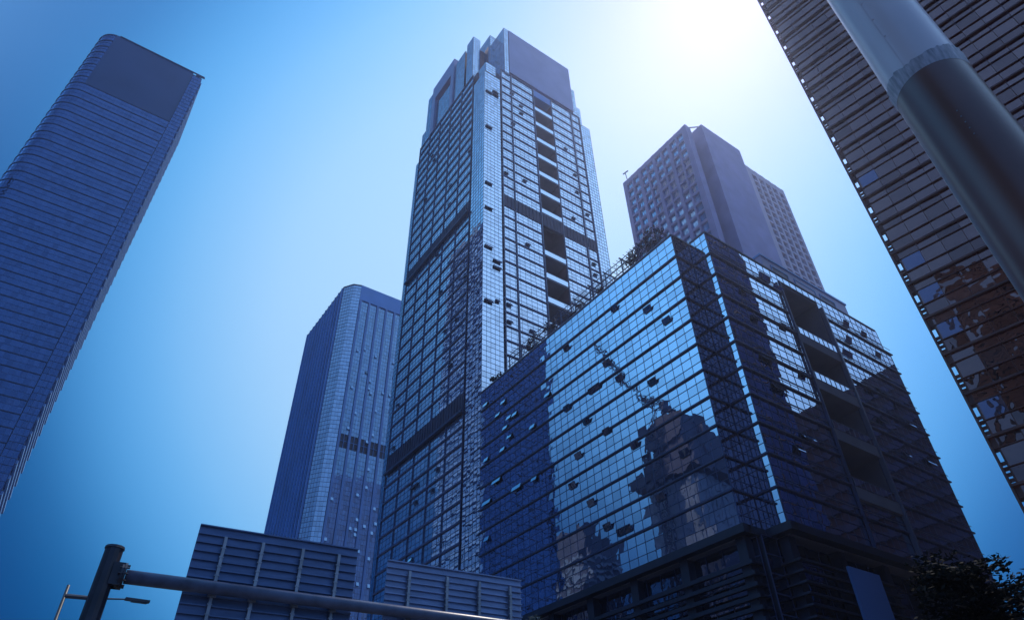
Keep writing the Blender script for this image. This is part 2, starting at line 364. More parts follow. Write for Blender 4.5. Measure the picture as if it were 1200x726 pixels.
shrub(43.6, 105.5, (1.2, .5, .4), 200, 'wispy low plants on the right end of the block roof', LEAF_R, .12)

# ----------------------------------------------------------------- tall central tower
tw = thing('office_tower', 'tallest blue glass tower in the middle with stepped crown and dark bands', 'tower', (83, 119, 0))
FL = 3.985
TZ = [197.6 - FL * i for i in range(49)][::-1]; TZ = [z for z in TZ if z > 3]
BANDS = ((133.6, 138.0), (73.4, 78.0))
inband = lambda z: any(a - 1.6 < z < b + .4 for a, b in BANDS)
mb = MB()
mb.box(62.7, 80.4, 97.6, 141.6, 0, 194); mb.box(87.6, 104.5, 97.6, 141.6, 0, 194); mb.box(80.4, 87.6, 101.5, 141.6, 0, 194)
mb.box(64, 100, 99, 138, 194, 199)
mb.build('core', CONC, tw)
TROW = sub_rows([TZ[0] - FL] + TZ, 3)
def band_skip(path, rows): return lambda i, j: any(a < (rows[j] + rows[j + 1]) / 2 < b for a, b in BANDS)
def wall(A, B, step, rows, mats, nm='glass_wall', sk=None, mw=.05, tilt=.0012, md=.03):
    m_ = MB(); p = line(A, B, step); facade(m_, p, rows, mw=mw, md=md, tilt=tilt, skip=sk(p, rows) if sk else None); return m_.build(nm, mats, tw)
TG = [G_TOWER, MULL]
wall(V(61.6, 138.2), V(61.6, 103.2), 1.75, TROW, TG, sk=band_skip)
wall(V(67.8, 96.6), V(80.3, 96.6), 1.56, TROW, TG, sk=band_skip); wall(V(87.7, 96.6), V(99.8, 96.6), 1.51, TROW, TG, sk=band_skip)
FINE = frange(0, 193, 1.33)
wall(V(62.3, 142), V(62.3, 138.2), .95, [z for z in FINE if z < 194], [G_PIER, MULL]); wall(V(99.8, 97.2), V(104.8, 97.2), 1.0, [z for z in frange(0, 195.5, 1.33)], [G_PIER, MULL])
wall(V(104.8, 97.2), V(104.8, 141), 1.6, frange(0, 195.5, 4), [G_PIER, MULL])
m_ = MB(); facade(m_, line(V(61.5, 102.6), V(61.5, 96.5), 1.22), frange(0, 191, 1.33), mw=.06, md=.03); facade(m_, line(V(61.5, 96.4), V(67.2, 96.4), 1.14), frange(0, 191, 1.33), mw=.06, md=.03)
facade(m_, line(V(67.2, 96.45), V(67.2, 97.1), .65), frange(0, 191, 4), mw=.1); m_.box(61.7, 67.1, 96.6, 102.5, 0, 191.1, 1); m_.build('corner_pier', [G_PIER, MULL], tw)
for z in TZ:
    if inband(z): continue
    if z > 44: mb = MB(); mb.slab((61.6, 138.2), (61.6, 103.2), LN, -.1, .24, z - .19, z + .19); mb.build('floor_ledge', TLEDGE, tw)
    if z > 76:
        for a, b in ((67.3, 80.3), (87.7, 99.9)): mb = MB(); mb.slab((a, 96.6), (b, 96.6), RN, -.1, .22, z - .17, z + .17); mb.build('floor_ledge', TLEDGE, tw)
for y in frange(103.2, 138.2, 7.0):
    mb = MB(); mb.box(61.38, 61.62, y - .07, y + .07, 3, 197.6); mb.build('vertical_fin', MULL, tw)
for x in (67.75, 71.6, 80.3, 87.7, 96.1, 99.85):
    mb = MB(); mb.box(x - .13, x + .13, 96.3, 96.62, 3, 197.6); mb.build('vertical_fin', GREYMET, tw)
for a, b in BANDS:
    mb = MB(); mb.box(61.45, 62.1, 103.2, 138.2, a, b)
    for y in frange(103.4, 138, 1.15): mb.box(61.3, 61.44, y - .08, y + .08, a, b)
    mb.slab((61.6, 138.2), (61.6, 103.2), LN, .12, .8, a - .35, a + .2, 1); mb.build('mechanical_band', [BAND, METAL], tw)
    mb = MB(); mb.box(67.8, 99.8, 96.45, 97.2, a, b)
    for x in frange(68, 99.6, 1.15): mb.box(x - .08, x + .08, 96.3, 96.44, a, b)
    mb.build('mechanical_band', [BAND], tw)
z = 194.0
while z > 20:                                           # two-storey sky balconies
    if not any(a - 1 < z - 3 < b + 1 or a - 1 < z < b + 1 for a, b in BANDS):
        mb = MB(); mb.box(80.45, 87.55, 96.5, 101.4, z - 8.05, z - 7.5, 0); mb.box(80.45, 87.55, 96.45, 96.6, z - 7.5, z - 5.9, 1); mb.box(80.45, 87.55, 96.4, 96.65, z - 5.9, z - 5.78, 2)
        mb.build('sky_balcony', [CONC, G_TOWER, GREYMET], tw)
    z -= 7.97
mb = MB(); mb.box(80.45, 87.55, 96.5, 101.4, 194.05, 197.4); mb.build('balcony_lintel', CROWN_BLUE, tw)
m_ = MB(); m_.box(80.44, 80.5, 96.7, 101.5, 5, 194, 0); m_.box(87.5, 87.56, 96.7, 101.5, 5, 194, 0); m_.box(80.5, 87.5, 101.3, 101.46, 5, 194, 0); m_.build('balcony_lining', BROWN, tw)
# crown
m_ = MB(); m_.box(71.2, 97.8, 96.5, 97.4, 199.4, 225.8); m_.build('crown_screen', CROWN, tw)
def crownbox(x0, x1, y0, y1, z0, z1, glassy=True, mat=None):
    m_ = MB(); m_.box(x0 + .12, x1, y0 + .12, y1, z0, z1 - .05, 1)
    if glassy:
        facade(m_, line(V(x0, y1), V(x0, y0), 1.1), frange(z0, z1, 1.33), 0, 2, mw=.06, md=.03); facade(m_, line(V(x0, y0), V(x1, y0), 1.1), frange(z0, z1, 1.33), 0, 2, mw=.06, md=.03)
    return m_.build('crown_block', [G_PIER, mat or BROWN, MULL], tw)
crownbox(69.1, 70.9, 96.45, 104, 197, 225.2); m_ = MB(); m_.box(70.9, 97.8, 97.4, 118, 197.5, 225.0); m_.build('crown_block', BROWN, tw)
crownbox(63.0, 66.8, 98.2, 102.6, 191, 200.2)
crownbox(66.2, 69.1, 100.6, 108, 191, 223.6, True)
crownbox(61.7, 64.5, 104.2, 108.2, 197.6, 223.4); crownbox(61.7, 64.5, 109.4, 116.0, 197.6, 221.5)
m_ = MB(); m_.box(62.6, 69, 102.6, 136, 194, 199.5); m_.box(64.6, 70, 104, 133, 199, 217); m_.build('crown_block', BROWN, tw)
m_ = MB(); m_.box(61.2, 64.6, 116.3, 118.1, 197.6, 226); m_.box(61.2, 64.6, 129.2, 131.4, 197.6, 226); m_.box(61.2, 64.6, 118.1, 129.2, 217.6, 226); m_.build('crown_frame', CROWN, tw)
crownbox(62.0, 64.6, 119, 128.6, 197.6, 214.5)
crownbox(61.7, 65, 131.8, 135.6, 193.5, 224.6)
crownbox(61.9, 66, 135.7, 138.5, 190, 206)
crownbox(97.8, 99.6, 97.0, 110, 195, 214); crownbox(99.6, 101.4, 97.1, 112, 195, 204.3)
TGW = [G_PIER, METAL]
for k in range(30):
    z = random.choice(TZ[6:-2]) + random.choice((1.9, 2.9))
    if inband(z) or inband(z - 1): continue
    open_window(V(61.6, random.choice([104.6 + 1.75 * q for q in range(19)])), LN, z, 1.5, .9, 24, tw, [G_TOWER, METAL])
for k in range(30):
    z = random.choice(TZ[14:-2]) + random.choice((1.9, 2.9))
    if inband(z) or inband(z - 1): continue
    open_window(V(random.choice([69, 72, 75.3, 78.2, 89.5, 92.3, 95, 98]), 96.6), RN, z, 1.4, .9, 24, tw, [G_TOWER, METAL])
for k in range(12): open_window(V(random.choice((63.2, 65.6)), 96.4), RN, random.uniform(80, 186), random.choice((1.1, 2.2)), .9, 24, tw, TGW)

# ----------------------------------------------------------------- lilac grid tower behind the block
lt = thing('apartment_tower', 'lilac grey tower with deep square window grids, behind the glass block', 'tower', (150, 92, 0))
mb = MB()
X0, Y0, Y1, ZT = 129.1, 76.4, 107.4, 193.6
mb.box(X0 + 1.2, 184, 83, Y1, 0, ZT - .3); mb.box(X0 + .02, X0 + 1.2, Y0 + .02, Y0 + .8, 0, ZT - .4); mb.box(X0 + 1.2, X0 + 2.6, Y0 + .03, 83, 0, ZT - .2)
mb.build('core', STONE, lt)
ROWH, NR = 4.3, 44
cols = []                                               # window openings along Y on the left face: four pairs
for gI in range(4):
    b = 78.3 + gI * 7.15; cols += [(b + .15, b + 2.75), (b + 3.45, b + 6.05)]
zr = [(ZT - 2.2 - ROWH * (i + 1) + 1.0, ZT - 2.2 - ROWH * i) for i in range(NR)]; zr = [q for q in zr if q[0] > 2]
mb = MB(); ys = sorted([c for p in cols for c in p] + [Y0, Y1])
edges = [Y0] + [c for p in cols for c in p] + [Y1]
for a, b in zip(edges[::2], edges[1::2]): mb.box(X0, X0 + 1.2, a, b, 0, ZT)
for a, b in cols:
    prev = ZT
    for z0, z1 in zr: mb.box(X0 + .1, X0 + 1.19, a, b, z1, prev); prev = z0
    mb.box(X0 + .1, X0 + 1.19, a, b, 0, prev)
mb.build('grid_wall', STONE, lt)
def recess_window(parent, pts, mats, name='window'):
    m_ = MB(); P = [Vector(p) for p in pts]
    for a, b in ((P[0], P[1]), (P[1], P[2]), (P[2], P[3]), (P[3], P[0])): m_.bar(a, b, .16)
    c = (P[0] + P[1]) / 2; d = (P[2] + P[3]) / 2; m_.bar(c, d, .12)
    o = m_.build(name, mats[1], parent); m_ = MB(); m_.quad(pts); m_.build('pane', mats[0], o); return o
seen = 0; rest = MB(); restP = []
for r_, (z0, z1) in enumerate(zr):
    for a, b in cols:
        pts = [(X0 + .75, b, z0), (X0 + .75, a, z0), (X0 + .75, a, z1), (X0 + .75, b, z1)]
        if r_ < 7: recess_window(lt, pts, [G_FAR, STONE])
        else: rest.quad(pts, 1)
# right wing grid
XA, XB, YW = 162.7, 182.4, 77.0
colsR = [(163.4 + 3.85 * k, 163.4 + 3.85 * k + 2.7) for k in range(5)]
zq = [(ZT - 1.6 - 3.55 * (i + 1) + .8, ZT - 1.6 - 3.55 * i) for i in range(54)]; zq = [q for q in zq if q[0] > 2]
mb = MB(); edges = [154.7] + [c for p in colsR for c in p] + [XB + .4]
for a, b in zip(edges[::2], edges[1::2]): mb.box(a, b, YW, YW + 1.1, 0, ZT + 1.5)
for a, b in colsR:
    prev = ZT + 1.5
    for z0, z1 in zq: mb.box(a, b, YW + .08, YW + 1.09, z1, prev); prev = z0
    mb.box(a, b, YW + .08, YW + 1.09, 0, prev)
mb.box(154.8, XB + .3, YW + 1.1, 83, 0, ZT - 1)
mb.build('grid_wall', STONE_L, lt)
for r_, (z0, z1) in enumerate(zq):
    for a, b in colsR:
        pts = [(a, YW + .7, z0), (b, YW + .7, z0), (b, YW + .7, z1), (a, YW + .7, z1)]
        if r_ < 8: recess_window(lt, pts, [G_PIER, STONE_L])
        else: rest.quad(pts)
o = rest.build('windows', [G_PIER, G_FAR], lt); o['kind'] = 'stuff'
mb = MB(); mb.box(135.0, 154.7, 74, 84, 0, 195.4); mb.build('fin_wall', STONE, lt)
mb = MB()
for i in range(46): z = ZT - 3 - 4.2 * i; mb.box(131.8, 134.95, 78.5, 82.9, z - .18, z + .18, 0); mb.bar((131.8, 78.6, z - 3.2), (134.9, 78.6, z - .4), .3, m=1)
mb.build('recessed_stair', [BROWN, BROWN], lt)
mb = MB(); mb.bar((131, 79, ZT - 1), (135, 78, 195), .35); mb.bar((131, 77, ZT), (135, 75, 195), .3); mb.build('roof_frame', STONE_L, lt)
mb = MB(); mb.bar((130, 105.6, ZT - 1), (129.6, 105.8, ZT + 4.6), .22); mb.bar((129.2, 106.6, ZT + 4.4), (130, 104.6, ZT + 5), .2, .5); mb.build('roof_mast', METAL, lt)

# ----------------------------------------------------------------- slim blue tower far left of centre
ft = thing('office_tower', 'slim blue tower with chamfered corner, between the left tower and the tallest one', 'tower', (105, 272, 0))
FT = 223.6
mb = MB(); mb.box(86.2, 130, 245.5, 297, 0, FT - .3); mb.box(79.3, 86.2, 252, 297, 0, FT - .3)
mb.build('core', CROWN_BLUE, ft)
FC = [V(78.9, 297.5), V(78.9, 251), V(81.9, 246.4), V(85.6, 245)]
mb = MB(); facade(mb, line(FC[1], FC[2], 1.4), frange(0, FT, 2.0), mw=.12); facade(mb, line(FC[2], FC[3], 1.3), frange(0, FT, 2.0), mw=.12); mb.build('chamfer_glass', [G_PIER, MULL], ft)
mb = MB(); facade(mb, line(FC[0], FC[1], 2.2), frange(0, FT - 1, 2.0), mw=.2, md=.1); mb.build('glass_wall', [G_FAR, MULL], ft)
for y in frange(252, 297, 4.05):
    mb = MB(); mb.box(78.1, 79.0, y - .3, y + .3, 0, FT - .4); mb.build('pier', CROWN_BLUE, ft)
XR = [85.7 + 4.56 * k for k in range(10)]
mb = MB()
dark = lambda p, r: (lambda i, j: r[j] > 135.4 and r[j + 1] < 142.5)
rws = frange(0, 134, 2.0) + [135.8, 142.1] + frange(144, 214, 2.0)
for x in XR[:-1]:
    facade(mb, line(V(x + 1.05, 245), V(x + 4.5, 245), 1.15), rws, mw=.08, md=.03, tilt=.004, skip=lambda i, j: rws[j] == 135.8)
mb.build('glass_wall', [G_FAR, MULL], ft)
for x in XR:
    mb = MB(); mb.box(x + .05, x + 1.0, 244.45, 245.3, 0, 214.6); mb.build('pier', PIERB, ft)
for x in XR[:6]:
    mb = MB(); mb.box(x + 1.05, x + 4.5, 245.2, 245.4, 135.8, 142.1, 0); mb.box(x + 2.7, x + 2.85, 244.95, 245.19, 135.8, 142.1, 1); mb.box(x + 1.05, x + 4.5, 244.95, 245.19, 138.9, 139.05, 1); mb.build('louvre_window', [BASEM, CROWN_BLUE], ft)
mb = MB(); mb.box(85.6, 130, 244.5, 246, 214.6, FT); mb.build('crown_band', CROWN_BLUE, ft)
mb = MB(); mb.bar((78.9, 297.5, FT), (78.9, 251, FT), .5); mb.bar((78.9, 251, FT), (81.9, 246.4, FT), .5); mb.bar((81.9, 246.4, FT), (85.6, 245, FT), .5); mb.build('roof_edge', METAL, ft)
for k in range(46):
    x = random.choice(XR[:5]) + random.choice((1.6, 2.8, 3.9)); open_window(V(x, 245), RN, random.choice(rws[25:95]), 1.1, 1.4, 16, ft, [G_FAR, CROWN_BLUE])

# ----------------------------------------------------------------- dark rounded tower at the left
lw_ = thing('office_tower', 'dark navy tower with rounded corner and blank top, at the left', 'tower', (-33, 232, 0))
LT = 274.0
def corner_path(x0, y0, r, n):                          # rounded corner from the left side to the front
    return [V(x0 + r - r * math.cos(R(90) * k / n), y0 + r - r * math.sin(R(90) * k / n)) for k in range(n + 1)]
curve = corner_path(-54.1, 211.6, 7.0, 9)
front = curve + line(V(-47.1, 211.6), V(-17.2, 211.6), 1.5)[1:]
full = line(V(-54.1, 251), V(-54.1, 218.6), 3.0)[:-1] + front
LF = 4.42
LZ = [238.0 - LF * i for i in range(54)][::-1]; LZ = [z for z in LZ if z > 2]
mb = MB(); mb.box(-53.4, -13.6, 219, 250.8, 0, LT - .4); mb.box(-47, -13.6, 212.2, 219, 0, LT - .4)
for a, b in zip(curve[:-1], curve[1:]):
    mb.hexa([(*(a * .98 + V(-47, 219) * .02), 0), (*(b * .98 + V(-47, 219) * .02), 0), (-47, 219, 0), (-47, 219.1, 0), (*(a * .98 + V(-47, 219) * .02), LT - .4), (*(b * .98 + V(-47, 219) * .02), LT - .4), (-47, 219, LT - .4), (-47, 219.1, LT - .4)])
mb.build('core', METAL, lw_)
mb = MB(); facade(mb, full, sub_rows([0] + LZ, 2), mw=.06, md=.03, tilt=.0035, straight=False, hmull=True)
mb.build('glass_wall', [G_DARK, MULL], lw_)
mb = MB()                                               # blank crown
rows = [238.0, LT]
for a, b in zip(front[:-1], front[1:]):
    if b.x > -48.3: mb.quad([(a.x, a.y, 238), (b.x, b.y, 238), (b.x, b.y, LT), (a.x, a.y, LT)])
mb.build('crown_panel', CROWN_NAVY, lw_)
m_ = MB(); cp = [p for p in full if p.x < -47.4]
facade(m_, cp, frange(238, LT, LF / 2), mw=.1, straight=False, tilt=.003); m_.build('crown_glass', [G_DARK, MULL], lw_)
for z in LZ[8:] + [238 + LF * k for k in range(1, 9)]:
    mb = MB(); pp = full if z < 238.5 else cp
    for a, b in zip(pp[:-1], pp[1:]):
        nn = norm(a, b); mb.slab(a, b, nn, -.1, .16, z - .13, z + .13)
    mb.build('floor_ledge', METAL, lw_)
m_ = MB(); facade(m_, line(V(-17.0, 211.3), V(-13.3, 211.3), 1.23), frange(0, LT - 2, 2.21), mw=.12, tilt=.006); m_.box(-17.1, -13.35, 211.45, 212.4, 0, LT - 2, 1); m_.build('edge_strip', [G_DARK, METAL], lw_)
m_ = MB(); facade(m_, line(V(-13.25, 211.4), V(-13.25, 251), 3.3), frange(0, LT - 3, LF), mw=.12, tilt=.002); m_.build('side_glass', [G_DARK, MULL], lw_)
for z in LZ[8:] + [238 + LF * k for k in range(1, 8)]:
    mb = MB(); mb.slab((-13.25, 211.4), (-13.25, 251), (1, 0), -.1, .55, z - .5, z + .5); mb.build('side_ledge', PIERB, lw_)
mb = MB(); mb.bar((-47.1, 211.5, LT), (-12.6, 211.5, LT), .5); mb.bar((-16, 211.4, LT - 1), (-12.4, 211.4, LT - .6), .5); mb.build('roof_edge', METAL, lw_)

# ----------------------------------------------------------------- bronze tower at the right
ru = V(math.sin(R(-8.1)), math.cos(R(-8.1))); rn = V(ru.y, -ru.x)
def rt(s, t): return ru * s + rn * t
rt_ = thing('office_tower', 'bronze brown tower of stacked panel rows behind the steel column, at the right', 'tower', (*rt(-18, 82), 0))
RT, SE, TF, TB = 150.0, 8.4, 59.4, 106.0
mb = MB()
c = [rt(SE - .15, TF + .3), rt(-50, TF + .3), rt(-50, TB), rt(SE - .15, TB)]
mb.hexa([(p.x, p.y, 0) for p in c[::-1]] + [(p.x, p.y, RT) for p in c[::-1]]); mb.build('core', BRONZE, rt_)
FH = 3.95; Z0 = 38.3
RZ = [Z0 + FH * k for k in range(-9, 28)]
rows = []
for z in RZ: rows += [z - 1.0, z + .0, z + 1.35]
rows = sorted(rows)
mb = MB(); pth = line(rt(SE, TF), rt(-49.4, TF), 1.86); facade(mb, pth, rows, mw=.08, md=.05, tilt=.012); mb.build('panel_wall', [G_BRONZE, BRONZE], rt_)
mb = MB(); facade(mb, line(rt(SE, TB), rt(SE, TF), 1.9), frange(2, 148, FH), mw=.1, tilt=.004); mb.build('side_glass', [G_DARK, BRONZE], rt_)
for z in RZ:
    mb = MB(); mb.slab(rt(SE + .42, TF), rt(-49.4, TF), -rn, -.05, .2, z - .12, z + .08); mb.slab(rt(SE + .36, TF), rt(-49.4, TF), -rn, -.05, .12, z + 1.32, z + 1.38); mb.slab(rt(SE + .36, TF), rt(-49.4, TF), -rn, -.05, .10, z - 1.03, z - .97); mb.build('floor_ledge', BRONZE, rt_)
mb = MB(); mb.bar((*rt(SE + .42, TF + .0), 2), (*rt(SE + .42, TF + .0), 149), .16, .22)
for z in RZ:
    for zz, hh in ((.4, .28), (.85, .28), (1.3, .28), (1.75, .28), (3.3, 1.2)): mb.bar((*rt(SE + .0, TF + .15), z + zz), (*rt(SE + .40, TF + .15), z + zz), .10, hh)
mb.build('edge_rail', BRONZE, rt_)
for k in (5, 6, 8, 9, 10, 13):      # paler panes near the edge, brighter sky reflection put into their colour
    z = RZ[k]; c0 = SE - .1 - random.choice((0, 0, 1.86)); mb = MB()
    mb.slab(rt(c0 - .1, TF), rt(c0 - 1.76, TF), -rn, .015, .04, z + 1.42, z + 2.88, 0); mb.build('sky_toned_window', [G_BRIGHT], rt_)

# ----------------------------------------------------------------- big steel column near the camera
cp_ = azp(47.75, 7.52); RC = .45
cl = thing('steel_column', 'thick round column, pale above and brown below, close by at the upper right', 'column', cp_)
UP = matte('pale_column_paint', (.90, .74, .74), .28, .1, .9, stretch=(1, 1, .3), bump=.001, bscale=14)
LOWC = matte('brown_column_paint', (.21, .085, .062), .3, .22, 1.3, stretch=(1, 1, .25), bump=.001, bscale=14)
def ring(mb, r, z0, z1, seg=72, m=0):
    b = len(mb.v)
    for z in (z0, z1):
        for k in range(seg): t = 2 * math.pi * k / seg; mb.v.append((cp_.x + r * math.cos(t), cp_.y + r * math.sin(t), z))
    for k in range(seg): k2 = (k + 1) % seg; mb.f.append((b + k, b + k2, b + seg + k2, b + seg + k)); mb.m.append(m)
mb = MB(); ring(mb, RC, 9.2, 26); us_ = mb.build('upper_shaft', UP, cl, True)
mb = MB(); ring(mb, RC + .004, .3, 9.25); ls_ = mb.build('lower_shaft', LOWC, cl, True)
mb = MB(); b = len(mb.v); seg = 72                      # uneven torn edge of the coating
for k in range(seg): t = 2 * math.pi * k / seg; mb.v.append((cp_.x + (RC + .006) * math.cos(t), cp_.y + (RC + .006) * math.sin(t), 9.24))
for k in range(seg):
    t = 2 * math.pi * k / seg; h = .27 + .05 * math.sin(t * 3 + 1) + random.uniform(-.02, .02)
    rr = RC + .014 + (.012 if k % 2 else 0); mb.v.append((cp_.x + rr * math.cos(t), cp_.y + rr * math.sin(t), 9.24 + h))
for k in range(seg): k2 = (k + 1) % seg; mb.f.append((b + k, b + k2, b + seg + k2, b + seg + k)); mb.m.append(0)
mb.build('coating_edge', matte('worn_coating', (.50, .43, .45), .5, .4, 8, stretch=(3, 3, .5)), ls_, True)
mb = MB(); t_ = math.atan2(-cp_.y, -cp_.x) - .25; mb.bar((cp_.x + RC * math.cos(t_), cp_.y + RC * math.sin(t_), 9.5), (cp_.x + RC * math.cos(t_), cp_.y + RC * math.sin(t_), 26), .012, .012)
for k_ in range(9): mb.bar((cp_.x + RC * math.cos(t_ + .05), cp_.y + RC * math.sin(t_ + .05), 10.2 + k_ * .45), (cp_.x + RC * math.cos(t_ + .05), cp_.y + RC * math.sin(t_ + .05), 10.22 + k_ * .45), .02, .02)
mb.build('weld_seam', UP, us_)
mb = MB(); ring(mb, RC + .25, 0, .3); mb.quad([(cp_.x + (RC + .25) * math.cos(2 * math.pi * k / 24), cp_.y + (RC + .25) * math.sin(2 * math.pi * k / 24), .3) for k in range(24)]); mb.build('base_plate', STEEL, cl)
mb = MB()
for k in range(5):
    t = math.atan2(-cp_.y, -cp_.x) + .12; z = 8.3 - k * .11; p = Vector((cp_.x + RC * math.cos(t), cp_.y + RC * math.sin(t), z)); d = Vector((math.cos(t), math.sin(t), 0)); mb.tube([p, p + d * .012], .008, 8)
mb.build('rivets', STEEL, ls_)

# ----------------------------------------------------------------- sign gantry
gp = azp(-31.2, 19.2)
gt = thing('sign_gantry', 'dark street gantry post with one long arm at the lower left', 'gantry', gp)
P1 = azp(-30.3, 19.2); P3 = azp(-.6, 21.9); ad = (P3 - P1).normalized(); back = Vector((-ad.y, ad.x, 0)); back = back if back.y > 0 else -back
mb = MB(); mb.tube([(gp.x, gp.y, 0), (gp.x, gp.y, 7.78)], [.27, .205], 12); mb.tube([(gp.x, gp.y, 7.78), (gp.x, gp.y, 7.84)], [.23, .22], 12); mb.build('post', POLE, gt)
mb = MB(); A0 = Vector((gp.x, gp.y, 7.18)) + ad * .42
mb.tube([A0, A0 + ad * 9, A0 + ad * 18], [.165, .15, .13], 16); arm_ = mb.build('arm', ARMP, gt, True)
mb = MB()
for dz in (.0,):
    q = Vector((gp.x, gp.y, 7.18)); mb.tube([q + ad * .36, q + ad * .41], .31, 16); mb.tube([q + ad * .30, q + ad * .35], .31, 16)
    for k in range(10): t = 2 * math.pi * k / 10; c = q + (back * math.cos(t) + Vector((0, 0, 1)) * math.sin(t)) * .25; mb.tube([c + ad * .25, c + ad * .47], .022, 6)
for s_ in (-1, 1): q = Vector((gp.x, gp.y, 7.18)); mb.hexa([q + ad * a + back * (s_ * .2 + w) + Vector((0, 0, z)) for z in (-.26, .26) for a, w in ((.1, -.012), (.36, -.012), (.36, .012), (.1, .012))])
mb.build('flange', POLE, arm_)
mb = MB(); q = Vector((gp.x, gp.y, 0)); mb.tube([q, q + Vector((0, 0, .05))], .45, 12); mb.build('base_plate', STEEL, gt)
def on_arm(px):                                         # point of the sign plane at the azimuth of a measured edge
    d = azp(px, 1.0); o = A0 + back * .34
    det = d.x * -ad.y + ad.x * d.y; t = (o.x * -ad.y + ad.x * o.y) / det; return d * t
def sign(a0, a1, ztop, zbot, struts, label, mat):
    A, B = on_arm(a0), on_arm(a1); L = (B - A); Lg = L.length; d = L.normalized(); b2 = Vector((-d.y, d.x, 0))
    if b2.dot(back) < 0: b2 = -b2
    t = thing('road_sign', label, 'sign', ((A + B) / 2 + Vector((0, 0, zbot))), 'back sides of road signs on the gantry arm')
    n = 15; h = (ztop - zbot) / n; mb = MB()
    for k in range(n):                                  # folded aluminium planks: a flange at each joint
        z0, z1 = zbot + k * h, zbot + (k + 1) * h
        def P(s, w, z): q = A + d * s + b2 * w; return (q.x, q.y, z)
        mb.hexa([P(0, .03, z0), P(Lg, .03, z0), P(Lg, .05, z0), P(0, .05, z0), P(0, .03, z1), P(Lg, .03, z1), P(Lg, .05, z1), P(0, .05, z1)])
        mb.hexa([P(0, -.04, z1 - .035), P(Lg, -.04, z1 - .035), P(Lg, .03, z1 - .035), P(0, .03, z1 - .035), P(0, -.04, z1 - .003), P(Lg, -.04, z1 - .003), P(Lg, .03, z1 - .003), P(0, .03, z1 - .003)])
    mb.build('panel', mat, t)
    for s in struts:
        q = A + d * (s * Lg) - b2 * .085; mb = MB(); mb.bar((q.x, q.y, zbot + .05), (q.x, q.y, ztop - .28), .085, .08); 
        for k in range(12): z = zbot + .15 + k * (ztop - zbot - .5) / 12; mb.bar((q.x - d.x * .06, q.y - d.y * .06, z), (q.x + d.x * .06, q.y + d.y * .06, z), .1, .03)
        st_ = mb.build('strut', STEEL, t)
        c = A + d * (s * Lg) - back * .17; mb = MB(); mb.bar((c.x, c.y, 7.0), (c.x, c.y, 7.36), .09, .2); mb.build('bracket', STEEL, st_)
def at_el(az, el, D): return 1.6 + D * math.tan(R(el))
s1 = on_arm(-25.9).xy.length; s2 = on_arm(-10.9).xy.length
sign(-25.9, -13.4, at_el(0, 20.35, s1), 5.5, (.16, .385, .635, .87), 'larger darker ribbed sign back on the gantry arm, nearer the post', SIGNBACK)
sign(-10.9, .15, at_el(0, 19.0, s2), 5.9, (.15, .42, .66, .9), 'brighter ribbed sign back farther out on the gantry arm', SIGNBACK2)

# ----------------------------------------------------------------- street lamp
lp = azp(-33.2, 40); lm = thing('street_lamp', 'thin street lamp with one long arm, behind the gantry post', 'street lamp', lp)
ld = (azp(-27.86, 40.6) - lp); ld.z = 0; La = ld.length; ld.normalize()
mb = MB(); mb.tube([(lp.x, lp.y, 0), (lp.x, lp.y, 12.5)], [.13, .07], 10); mb.build('pole', LAMPMET, lm, True)
z = 12.0; q = Vector((lp.x, lp.y, z))
mb = MB(); mb.tube([q, q + ld * 1.2 + Vector((0, 0, .08))], [.11, .10], 8); mb.tube([q + ld * 1.2 + Vector((0, 0, .08)), q + ld * (La - 1.0) + Vector((0, 0, .3))], [.05, .035], 8); la_ = mb.build('arm', LAMPMET, lm)
mb = MB(); h0 = q + ld * (La - 1.15) + Vector((0, 0, .3)); mb.bar(h0, h0 + ld * 1.15 + Vector((0, 0, .03)), .26, .12); mb.bar(h0 + ld * .3 - Vector((0, 0, .075)), h0 + ld * 1.05 - Vector((0, 0, .05)), .2, .05); mb.build('lamp_head', LAMPMET, la_)

# ----------------------------------------------------------------- trees
def tree(base, h, spread, n_limbs, leaves, lsize, label, mat, droop=.0, dirs=None):
    t = thing('street_tree', label, 'tree', base, None); base = Vector(base); tr = MB(); cr = MB()
    tr.tube([base, base + Vector((.05, .02, h * .3)), base + Vector((-.05, .08, h * .62)), base + Vector((.05, 0, h * .9))], [.17, .14, .09, .03], 9)
    for k in range(n_limbs):
        f = random.uniform(.32, .95); a = (dirs[k % len(dirs)] if dirs else k * 2.4) + random.uniform(-.35, .35); L = spread * (1.15 - .55 * f) * random.uniform(.7, 1.1)
        p0 = base + Vector((0, 0, h * f)); d = Vector((math.cos(a), math.sin(a), 0)); p1 = p0 + d * L * .5 + Vector((0, 0, L * .22)); p2 = p0 + d * L + Vector((0, 0, L * (.28 - droop)))
        tr.tube([p0, p1, p2], [.06, .035, .012], 6)
        m = max(3, int(leaves / n_limbs / 45))
        for q in range(m):
            s = .25 + .8 * q / m; c = (p0.lerp(p1, s * 2) if s < .5 else p1.lerp(p2, s * 2 - 1)) + Vector((random.gauss(0, .2), random.gauss(0, .2), random.gauss(0, .12)))
            leaf_cloud(cr, c, (.48, .48, .2), 45, lsize, flat=.4)
    tr.build('trunk', BARK, t, True); cr.build('crown', mat, t)
tb = azp(32.6, 20.5); right = math.atan2(azp(125.4, 1).y, azp(125.4, 1).x)
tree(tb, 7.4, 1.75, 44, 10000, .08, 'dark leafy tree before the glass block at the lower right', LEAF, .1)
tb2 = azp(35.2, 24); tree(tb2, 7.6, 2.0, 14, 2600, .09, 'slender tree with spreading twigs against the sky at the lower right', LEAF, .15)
tb3 = azp(1.2, 44); tree(tb3, 13.4, 1.7, 22, 2200, .11, 'small tree with glinting pale leaves beside the right sign back', LEAF_S, .1)

